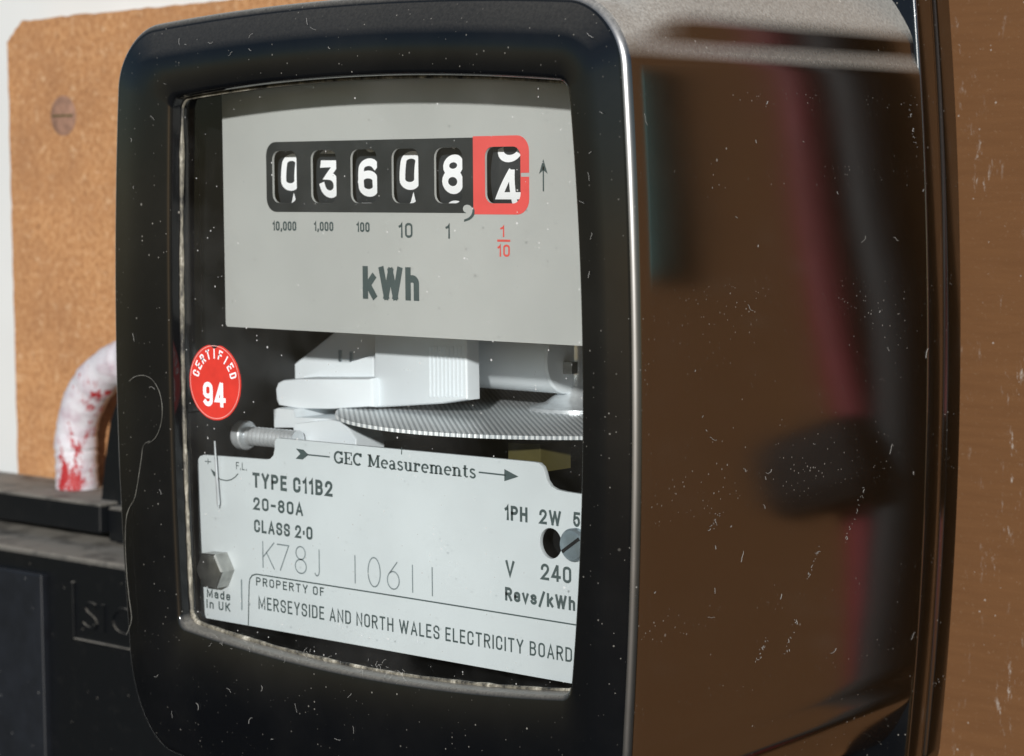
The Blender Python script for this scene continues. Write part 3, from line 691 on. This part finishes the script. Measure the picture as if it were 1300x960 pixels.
# slotted screw in the keyhole of the plate
p = at(727, 692, YL-1.2)
b = MB(); b.lathe((p.x, YL+2, p.z), (0, -1, 0), [(0, 3.3), (3.2, 3.3), (3.7, 2.9), (3.9, 2.0)], 28)
s1 = b.obj('plate_screw', M['zinc'], meter)
b = MB(); b.loft([[Vector((p.x, YL-1.98, p.z))+Vector((a*cos(.6)-c*sin(.6), e, a*sin(.6)+c*cos(.6))) for a, c in ((-2.6, -.35), (2.6, -.35), (2.6, .35), (-2.6, .35))] for e in (.4, -.0)], True, True, True)
b.obj('slot', M['blackrub'], s1)
b = MB(); b.lathe((kc.x, YL+6, kc.z), (0, -1, 0), [(0, 3.6), (1, 3.6)], 24); b.obj('keyhole_back', M['inner'], meter)

# hexagon bolt on the left of the plate
p = at(281, 722, YL); rb = 4.5
hx = lambda s, y: [(p.x+rb*s*cos(radians(60*k+2)), y, p.z+rb*s*sin(radians(60*k+2))) for k in range(6)]
b = MB(); b.loft([hx(1, YL-.05), hx(1, YL-3.6), hx(.92, YL-4.0), hx(.86, YL-4.05)], True, True, True)
b.obj('hexagon_bolt', M['dull'], meter, ang=20)

# adjusting pointer
P0, P1 = at(272.5, 560, 6.2), at(277.3, 645, 6.2)
b = MB(); b.tube([P0, (P0+P1)/2, P1-Vector((0, 0, -1.2)), P1], [.22, .3, .42, .1], 8); b.obj('pointer_pin', M['steel'], meter)

# small machine screw in front of the magnet
ys = 17.0; A, B = at(303, 552, ys), at(372, 549, ys); B.z = A.z
b = MB(); L_ = B.x-A.x; prof = [(0, 2.2), (.3, 3.1), (.9, 3.4), (2.8, 3.4), (3.1, 3.1), (3.15, 1.75)]
h0 = 3.2
while h0 < L_: prof += [(h0, 1.45), (h0+.5, 2.2), (h0+.7, 2.2)]; h0 += 1.25
b.lathe(A, (1, .05, 0), prof, 24); ms = b.obj('machine_screw', M['steel'], meter, ang=18)
b = MB(); b.box(A.x-.12, A.x+.3, A.y-2.6, A.y+2.6, A.z-.4, A.z+.4, .08); b.obj('slot', M['blackrub'], ms)

# ---------------------------------------------------------------- rotor disc and magnet
dc = at(733, 522, 61.0); RDI = 55.0; zd = dc.z
b = MB(); NT = 500
def tooth(rad, z, amp): return [(dc.x+(rad-(amp if k % 2 else 0))*cos(pi*k/NT), dc.y+(rad-(amp if k % 2 else 0))*sin(pi*k/NT), z) for k in range(2*NT)]
b.loft([tooth(8, zd-.48, 0), tooth(RDI-.7, zd-.48, 0), tooth(RDI, zd-.38, .22), tooth(RDI, zd+.38, .22), tooth(RDI-.7, zd+.48, 0), tooth(8, zd+.48, 0)], True, True, True)
b.obj('rotor_disc', M['disc'], meter, ang=25)
b = MB(); b.lathe((dc.x, dc.y, zd+.4), (0, 0, 1), [(0, 11), (.8, 11), (1.6, 7.5), (3.5, 5), (6, 3.9), (9, 3.5), (45, 3.5)], 28); b.obj('spindle', M['steel'], meter)

def block(name, poly_px, y0, y1, mat, bev=.8):
    P_ = pxs(poly_px, y0); c0 = (sum(q[0] for q in P_)/len(P_), sum(q[1] for q in P_)/len(P_))
    sh = lambda s, y: [(c0[0]+(x-c0[0])*s, y, c0[1]+(z-c0[1])*s) for x, z in P_]
    k = 1-bev/22
    m_ = MB(); m_.loft([sh(k, y0), sh(1-(1-k)*.3, y0+bev*.3), sh(1, y0+bev), sh(1, y1)], True, True, True)
    return m_.obj(name, mat, meter, ang=30)
# brake magnet: sloped upper body, rounded lower slab, foot under the disc
block('magnet_body', [(362, 484), (352, 478), (424, 421), (440, 400), (520, 400), (520, 512), (480, 516)], 42, 50, M['moulding'], 1.2)
block('magnet_slab', [(352, 515), (349, 508), (348, 494), (351, 486), (358, 482.5), (380, 480.5), (472, 480.5), (473.5, 488), (474, 517), (420, 520), (380, 519.5)], 30, 46, M['moulding'], 1.4)
block('magnet_housing', [(474, 518), (474, 400), (591, 400), (592, 428), (593.5, 508), (560, 513)], 32, 36, M['moulding'], 1.0)
block('magnet_foot', [(347, 543), (346, 520), (352, 518), (372, 520), (374, 530), (420, 532), (445, 548), (445, 566), (374, 560), (372, 543)], 27, 60, M['moulding'], .8)
block('magnet_lug', [(373, 553), (374, 538), (420, 533), (436, 536), (452, 558), (452, 575), (373, 570)], 21, 30, M['moulding'], .6)
# casting behind the disc
cA, cB = at(560, 447, 56), at(722, 456, 56); b = MB(); Lc = cB.x-cA.x
b.lathe((cA.x, 56, (cA.z+cB.z)/2), (1, 0, 0), [(0, 6), (.1, 7.4), (.6, 7.8), (Lc-.6, 7.8), (Lc-.1, 7.4), (Lc, 6)], 40); b.obj('coil_former', M['moulding'], meter)
block('rear_bracket', [(714, 459), (726, 460), (726, 475), (714, 475)], 54, 56, M['dull'], .2)
block('magnet_gusset', [(380, 481), (384, 478), (470, 452), (474, 452), (474, 481)], 36, 39, M['moulding'], .4)
for k in range(9):                                         # fine moulded ribs on the right end of the housing
    xa = 545+k*5.0; q0, q1 = at(xa, 440, 31.9), at(xa, 504, 31.9)
    b = MB(); b.box(q0.x-.16, q0.x+.16, 31.75, 32.6, q1.z, q0.z, .08); b.obj('housing_rib', M['moulding'], meter)
for xa, ya in ((432, 452), (446, 454)):
    q0 = at(xa, ya, 41.9); b = MB(); b.box(q0.x-.5, q0.x+.5, 41.7, 42.6, q0.z-1.4, q0.z+1.4, .15); b.obj('moulded_nick', M['zinc'], meter)
block('brass_clip', [(645, 562), (686, 564), (686, 600), (645, 600)], 24, 34, M['brass'], .4)

# ---------------------------------------------------------------- certification sticker on the glass
ysn = -.12; c0 = at(272.8, 485.3, ysn); rs = (at(272.8, 437, ysn).z-at(272.8, 533.5, ysn).z)/2
pts = []
for k in range(72):
    a = 2*pi*k/72+pi/2; q = 1.0
    dd = abs(((k+36) % 72)-36)
    q -= {0: .13, 1: .09, 2: .02}.get(dd, 0); q += random.uniform(-.004, .004)
    pts.append((c0.x+rs*q*cos(a), c0.z+rs*q*sin(a)))
st = MB(); st.loft([[(x, ysn+.12, z) for x, z in pts], [(x, ysn, z) for x, z in pts]], True, False, True)
sk = st.obj('certification_sticker', M['sticker'], meter, ang=20); sk['label'] = 'round red sticker reading CERTIFIED 94 on the glass'
V, Fc = [], []
ringp = [(c0.x+rs*.955*cos(2*pi*k/64), c0.z+rs*.955*sin(2*pi*k/64)) for k in range(64)]; ribbon(ringp, .16, V, Fc, True)
flat('border_line', V, Fc, ysn-.06, plain('pale_red_ink', (.8, .4, .36), .5), sk)
word = 'CERTIFIED'
for k, ch in enumerate(word):
    a = radians(164-148*k/(len(word)-1)); wch = 1.25 if ch != 'I' else .38
    V, Fc, D = gothic(ch, -wch/2, wch/2, 0, 2.2, .17)
    ca, sa = cos(a-pi/2), sin(a-pi/2); rad = rs*.62
    V = [(c0.x+rad*cos(a)+x*ca-z*sa, c0.z+rad*sin(a)+x*sa+z*ca) for x, z in V]
    flat('lettering', V, Fc, ysn-.07, M['white'], sk)
sign('94', (258.5, 515.5), (286.5, 517.5), 31, ysn, sk, M['white'], .19)

# ================================================================== LEFT-HAND CUT-OUT BOX
box = empty('cutout_box', (-215, 118, -190), 'dusty black plastic electrical box below the white loop, left of the meter', 'electrical box')
zs0 = at(40, 603, 118).z                                   # top of the lid
def depth_of(px, py, z):                                   # y where a pixel's ray meets height z
    w = d_*F_PX + r_*(px-650) - u_*(py-480); t = (z-CAM.z)/w.z; q = CAM+w*t; return q
fe = depth_of(60, 631, zs0); yl = fe.y
cr = depth_of(120, 641, zs0)                               # corner by the notch
zl = at(60, 668, yl).z
b = MB(); b.box(-330, cr.x, yl, 118, zl, zs0, .8); b.obj('lid', M['box'], box)
e2 = at(152, 645, yl+3)
b = MB(); b.box(cr.x+.6, e2.x+40, yl+2.5, 118, zl-2.5, zs0-1.0, .8); b.obj('lid_end', M['box'], box)
q = at(122, 700, yl-6); ybx = yl-17
ztop = zl-4
b = MB(); b.box(-330, -22, ybx, 118, -230, ztop, 1.2); b.obj('body', M['box'], box)
xs = at(62, 780, ybx).x
b = MB(); b.box(-330, xs, ybx-2.5, ybx+.5, -230, ztop-6, .6); b.obj('front_panel', plain('slate_plastic', (.008, .0095, .013), .45, var=.25, spk=.12), box)
# raised frame and moulded characters
Lf = pxs([(94, 740), (94.5, 811), (170, 829)], ybx); V, Fc = [], []
for a, c in ((Lf[0], (Lf[0][0], Lf[1][1])), ((Lf[0][0], Lf[1][1]), (Lf[0][0]+34, Lf[1][1]))): 
    m_ = MB(); m_.box(min(a[0], c[0])-.45, max(a[0], c[0])+.45, ybx-.9, ybx+.3, min(a[1], c[1])-.45, max(a[1], c[1])+.45, .25); m_.obj('raised_frame', M['box'], box)
A, B = at(107, 800, ybx), at(170, 808, ybx); hh = at(130, 768, ybx).z-at(130, 803, ybx).z
V, Fc = fit_text('SIC', A.x, B.x, (A.z+B.z)/2, hh, -.005)
cu = obj('moulded_lettering', [(x, ybx-.6, z) for x, z in V]+[(x, ybx+.1, z) for x, z in V], up_faces(V, Fc)+[tuple(i+len(V) for i in reversed(f)) for f in up_faces(V, Fc)], M['box'], box)
bm = bmesh.new(); bm.from_mesh(cu.data)
nv = len(V); bm.verts.ensure_lookup_table()
be = [e for e in bm.edges if len(e.link_faces) == 1 and e.verts[0].index < nv and e.verts[1].index < nv]
for e in be:
    i, j = e.verts[0].index, e.verts[1].index
    bm.faces.new((bm.verts[i], bm.verts[j], bm.verts[j+nv], bm.verts[i+nv]))
bmesh.ops.recalc_face_normals(bm, faces=bm.faces); bm.to_mesh(cu.data); bm.free()
# upright lug beside the loop
yg = (yl+118)/2-8
lug = [(128, 642), (133, 588), (140, 535), (152, 500), (175, 485), (230, 480), (230, 650)]
P_ = pxs(lug, yg); b = MB(); b.prism(P_, yg, yg+12); b.obj('lug', M['box'], box)

# painted loop standing on the lid
yq = (yl+118)/2+4
cL = at(96, 560, yq); base_l = at(97, 622, yq); xr = at(150, 560, yq).x
ap = at(140, 470, yq)
rx = (at(188, 560, yq).x-cL.x); cz0 = at(130, 572, yq).z; rz = at(188, 455, yq).z-cz0
path = [(cL.x+.5, yq, zs0-1)] + [(cL.x+.2, yq, zs0+(cz0-zs0)*t) for t in (.25, .5, .75)] + [(cL.x+rx-rx*cos(radians(a)), yq, cz0+rz*sin(radians(a))) for a in range(0, 181, 9)] + [(cL.x+2*rx, yq, zs0+(cz0-zs0)*t) for t in (.66, .33, -.02)]
wr = at(122, 580, yq).x-at(72, 580, yq).x
random.seed(11)
dens = []
for i in range(len(path)-1):
    for s_ in range(4): dens.append(Vector(path[i]).lerp(Vector(path[i+1]), s_/4))
dens.append(Vector(path[-1]))
b = MB(); b.tube(dens, [wr*.335+random.uniform(-.25, .25) for _ in dens], 18)
tag(sharp(obj('sealing_loop', b.v, b.f, M['loop'], loc=(cL.x, yq, zs0)), 60), 'white loop with flaking red patches standing on the black box', 'loop')

# ================================================================== CABLES right of the meter (mirrored in its glossy side)
def mirror_pt(px, py, Y, X=32.6):                           # where a thing stands whose reflection shows at this pixel
    w = d_*F_PX + r_*(px-650) - u_*(py-480); q = CAM+w*((Y-CAM.y)/w.y); return Vector((2*X-q.x, Y, q.z))
def cable(name, pts, rad, mat, label):
    P_ = [mirror_pt(*p) for p in pts]; top = P_[0]+(P_[0]-P_[1]).normalized()*120; P_ = [top]+P_; P_.append(P_[-1]+(P_[-1]-P_[-2]).normalized()*120)
    D = []
    for i in range(1, len(P_)-2):
        for s_ in range(6):
            t = s_/6; a, b_, c, e = P_[i-1], P_[i], P_[i+1], P_[i+2]
            D.append(.5*((2*b_)+(c-a)*t+(2*a-5*b_+4*c-e)*t*t+(3*b_-a-3*c+e)*t**3))
    D = [P_[0]]+D+[P_[-2], P_[-1]]
    m_ = MB(); m_.tube(D, rad, 14); o = sharp(obj(name, m_.v, m_.f, mat, loc=tuple(P_[-1])), 60); tag(o, label, 'cable'); return o
cable('meter_cable', [(1040, 60, 144), (1046, 250, 144), (1068, 430, 144), (1105, 600, 144), (1128, 800, 144)], 6.0, M['redcable'], 'red cable seen only as a reflection in the side of the meter')
cable('meter_cable', [(1112, 60, 143), (1120, 250, 143), (1140, 400, 143), (1150, 600, 143), (1150, 800, 143)], 7, M['bluecable'], 'dark slate cable mirrored next to the red one in the meter side')
c0 = mirror_pt(1050, 605, 135)
b = MB(); b.box(-17, 17, -9, 9, -12, 12, 7)
Rm = Matrix.Rotation(radians(22), 3, 'Y'); b.v = [Rm @ v + c0 for v in b.v]
tag(b.obj('cable_clamp', M['blackrub'], loc=tuple(c0)), 'black cable clamp mirrored as a dark blot in the meter side', 'clamp')
c1 = mirror_pt(822, 190, 144)
b = MB(); b.box(c1.x-7, c1.x+6, 138, 150, c1.z-28, c1.z+40, 1); tag(b.obj('teal_box', M['teal'], loc=(c1.x, 150, c1.z-28)), 'teal strip box mirrored at the front edge of the meter side', 'box')

# ================================================================== HAIR AND LINT
def smooth_path(P_, n=6):
    P_ = [P_[0]]+P_+[P_[-1]]; D = []
    for i in range(1, len(P_)-2):
        for s_ in range(n):
            t = s_/n; a, b_, c, e = P_[i-1], P_[i], P_[i+1], P_[i+2]
            D.append(.5*((2*b_)+(c-a)*t+(2*a-5*b_+4*c-e)*t*t+(3*b_-a-3*c+e)*t**3))
    return D+[P_[-1]]
def hair(name, L_, Y, rad, mat, label, cat):
    P_ = smooth_path([at(*q, Y) for q in L_]); m_ = MB(); m_.tube(P_, rad, 6)
    return tag(sharp(obj(name, m_.v, m_.f, mat, loc=tuple(P_[-1])), 80), label, cat)
hair('hair', [(164, 484), (172, 478), (184, 477), (195, 484), (203, 500), (206, 520), (204, 540), (197, 556), (188, 563)], -4.3, .045, M['hairm'], 'curled pale hair stuck to the left rim of the meter', 'hair')
hair('thread', [(190, 560), (182, 566), (179, 585), (176, 605), (171, 632), (164, 645), (160, 660), (159, 690), (161, 730), (164, 760), (167, 785), (163, 800), (160, 806)], -4.25, .042, M['hairm'], 'thin dusty thread hanging down the left edge of the meter', 'thread')
random.seed(21)
lint = MB()
def fibre_at(c, nrm_axis, ln, rad=.06):
    a = random.uniform(0, 2*pi); P_ = [Vector(c)]
    for k in range(5):
        a += random.uniform(-.7, .7); s_ = ln/5
        P_.append(P_[-1]+(Vector((cos(a)*s_, 0, sin(a)*s_)) if nrm_axis == 'y' else Vector((0, cos(a)*s_, sin(a)*s_))))
    lint.tube(P_, rad, 4)
for k in range(34):                                        # on the front rim
    px, py = random.choice([(random.uniform(200, 420), random.uniform(18, 75)), (random.uniform(160, 210), random.uniform(90, 780)), (random.uniform(200, 470), random.uniform(835, 930)), (random.uniform(740, 770), random.uniform(30, 860)), (random.uniform(200, 520), random.uniform(850, 940))])
    fibre_at(at(px, py, -4.35), 'y', random.uniform(.6, 2.2), random.uniform(.025, .05))
for k in range(34):                                        # on the glossy side
    px, py = random.uniform(830, 1190), random.uniform(90, 830)
    q = at_x(px, py, 32.6); v_ = (q.z+4.3)/77.7; q.x = 29.0+3.4*(1-v_*v_)+.08
    fibre_at(q, 'x', random.choice([.5, .8, 1.2, 2.4]), random.uniform(.025, .05))
for q0, q1 in (((1165, 135), (1172, 190)), ((1100, 615), (1078, 690)), ((1020, 780), (1008, 830)), ((985, 805), (968, 845)), ((1045, 695), (1030, 740)), ((915, 650), (905, 672))):
    A, B = at_x(*q0, 32.6), at_x(*q1, 32.6)
    for q in (A, B): v_ = (q.z+4.3)/77.7; q.x = 29.0+3.4*(1-v_*v_)+.08
    for q in range(int(9+(A-B).length*.8)):
        t_ = random.random(); c_ = A.lerp(B, t_)+Vector((0, random.gauss(0, .35), random.gauss(0, .35)))
        fibre_at(c_, 'x', random.choice([.2, .3, .5, .9]), random.uniform(.02, .045))
for k in range(50):                                        # caught along the bottom edge of the window
    px = random.uniform(255, 520); py = 806+(px-255)*.165
    fibre_at(at(px, py+random.uniform(-4, 12), -4.3), 'y', random.uniform(.5, 1.8), .03)
o = lint.obj('lint', M['fibre'], meter, ang=80); o['kind'] = 'stuff'
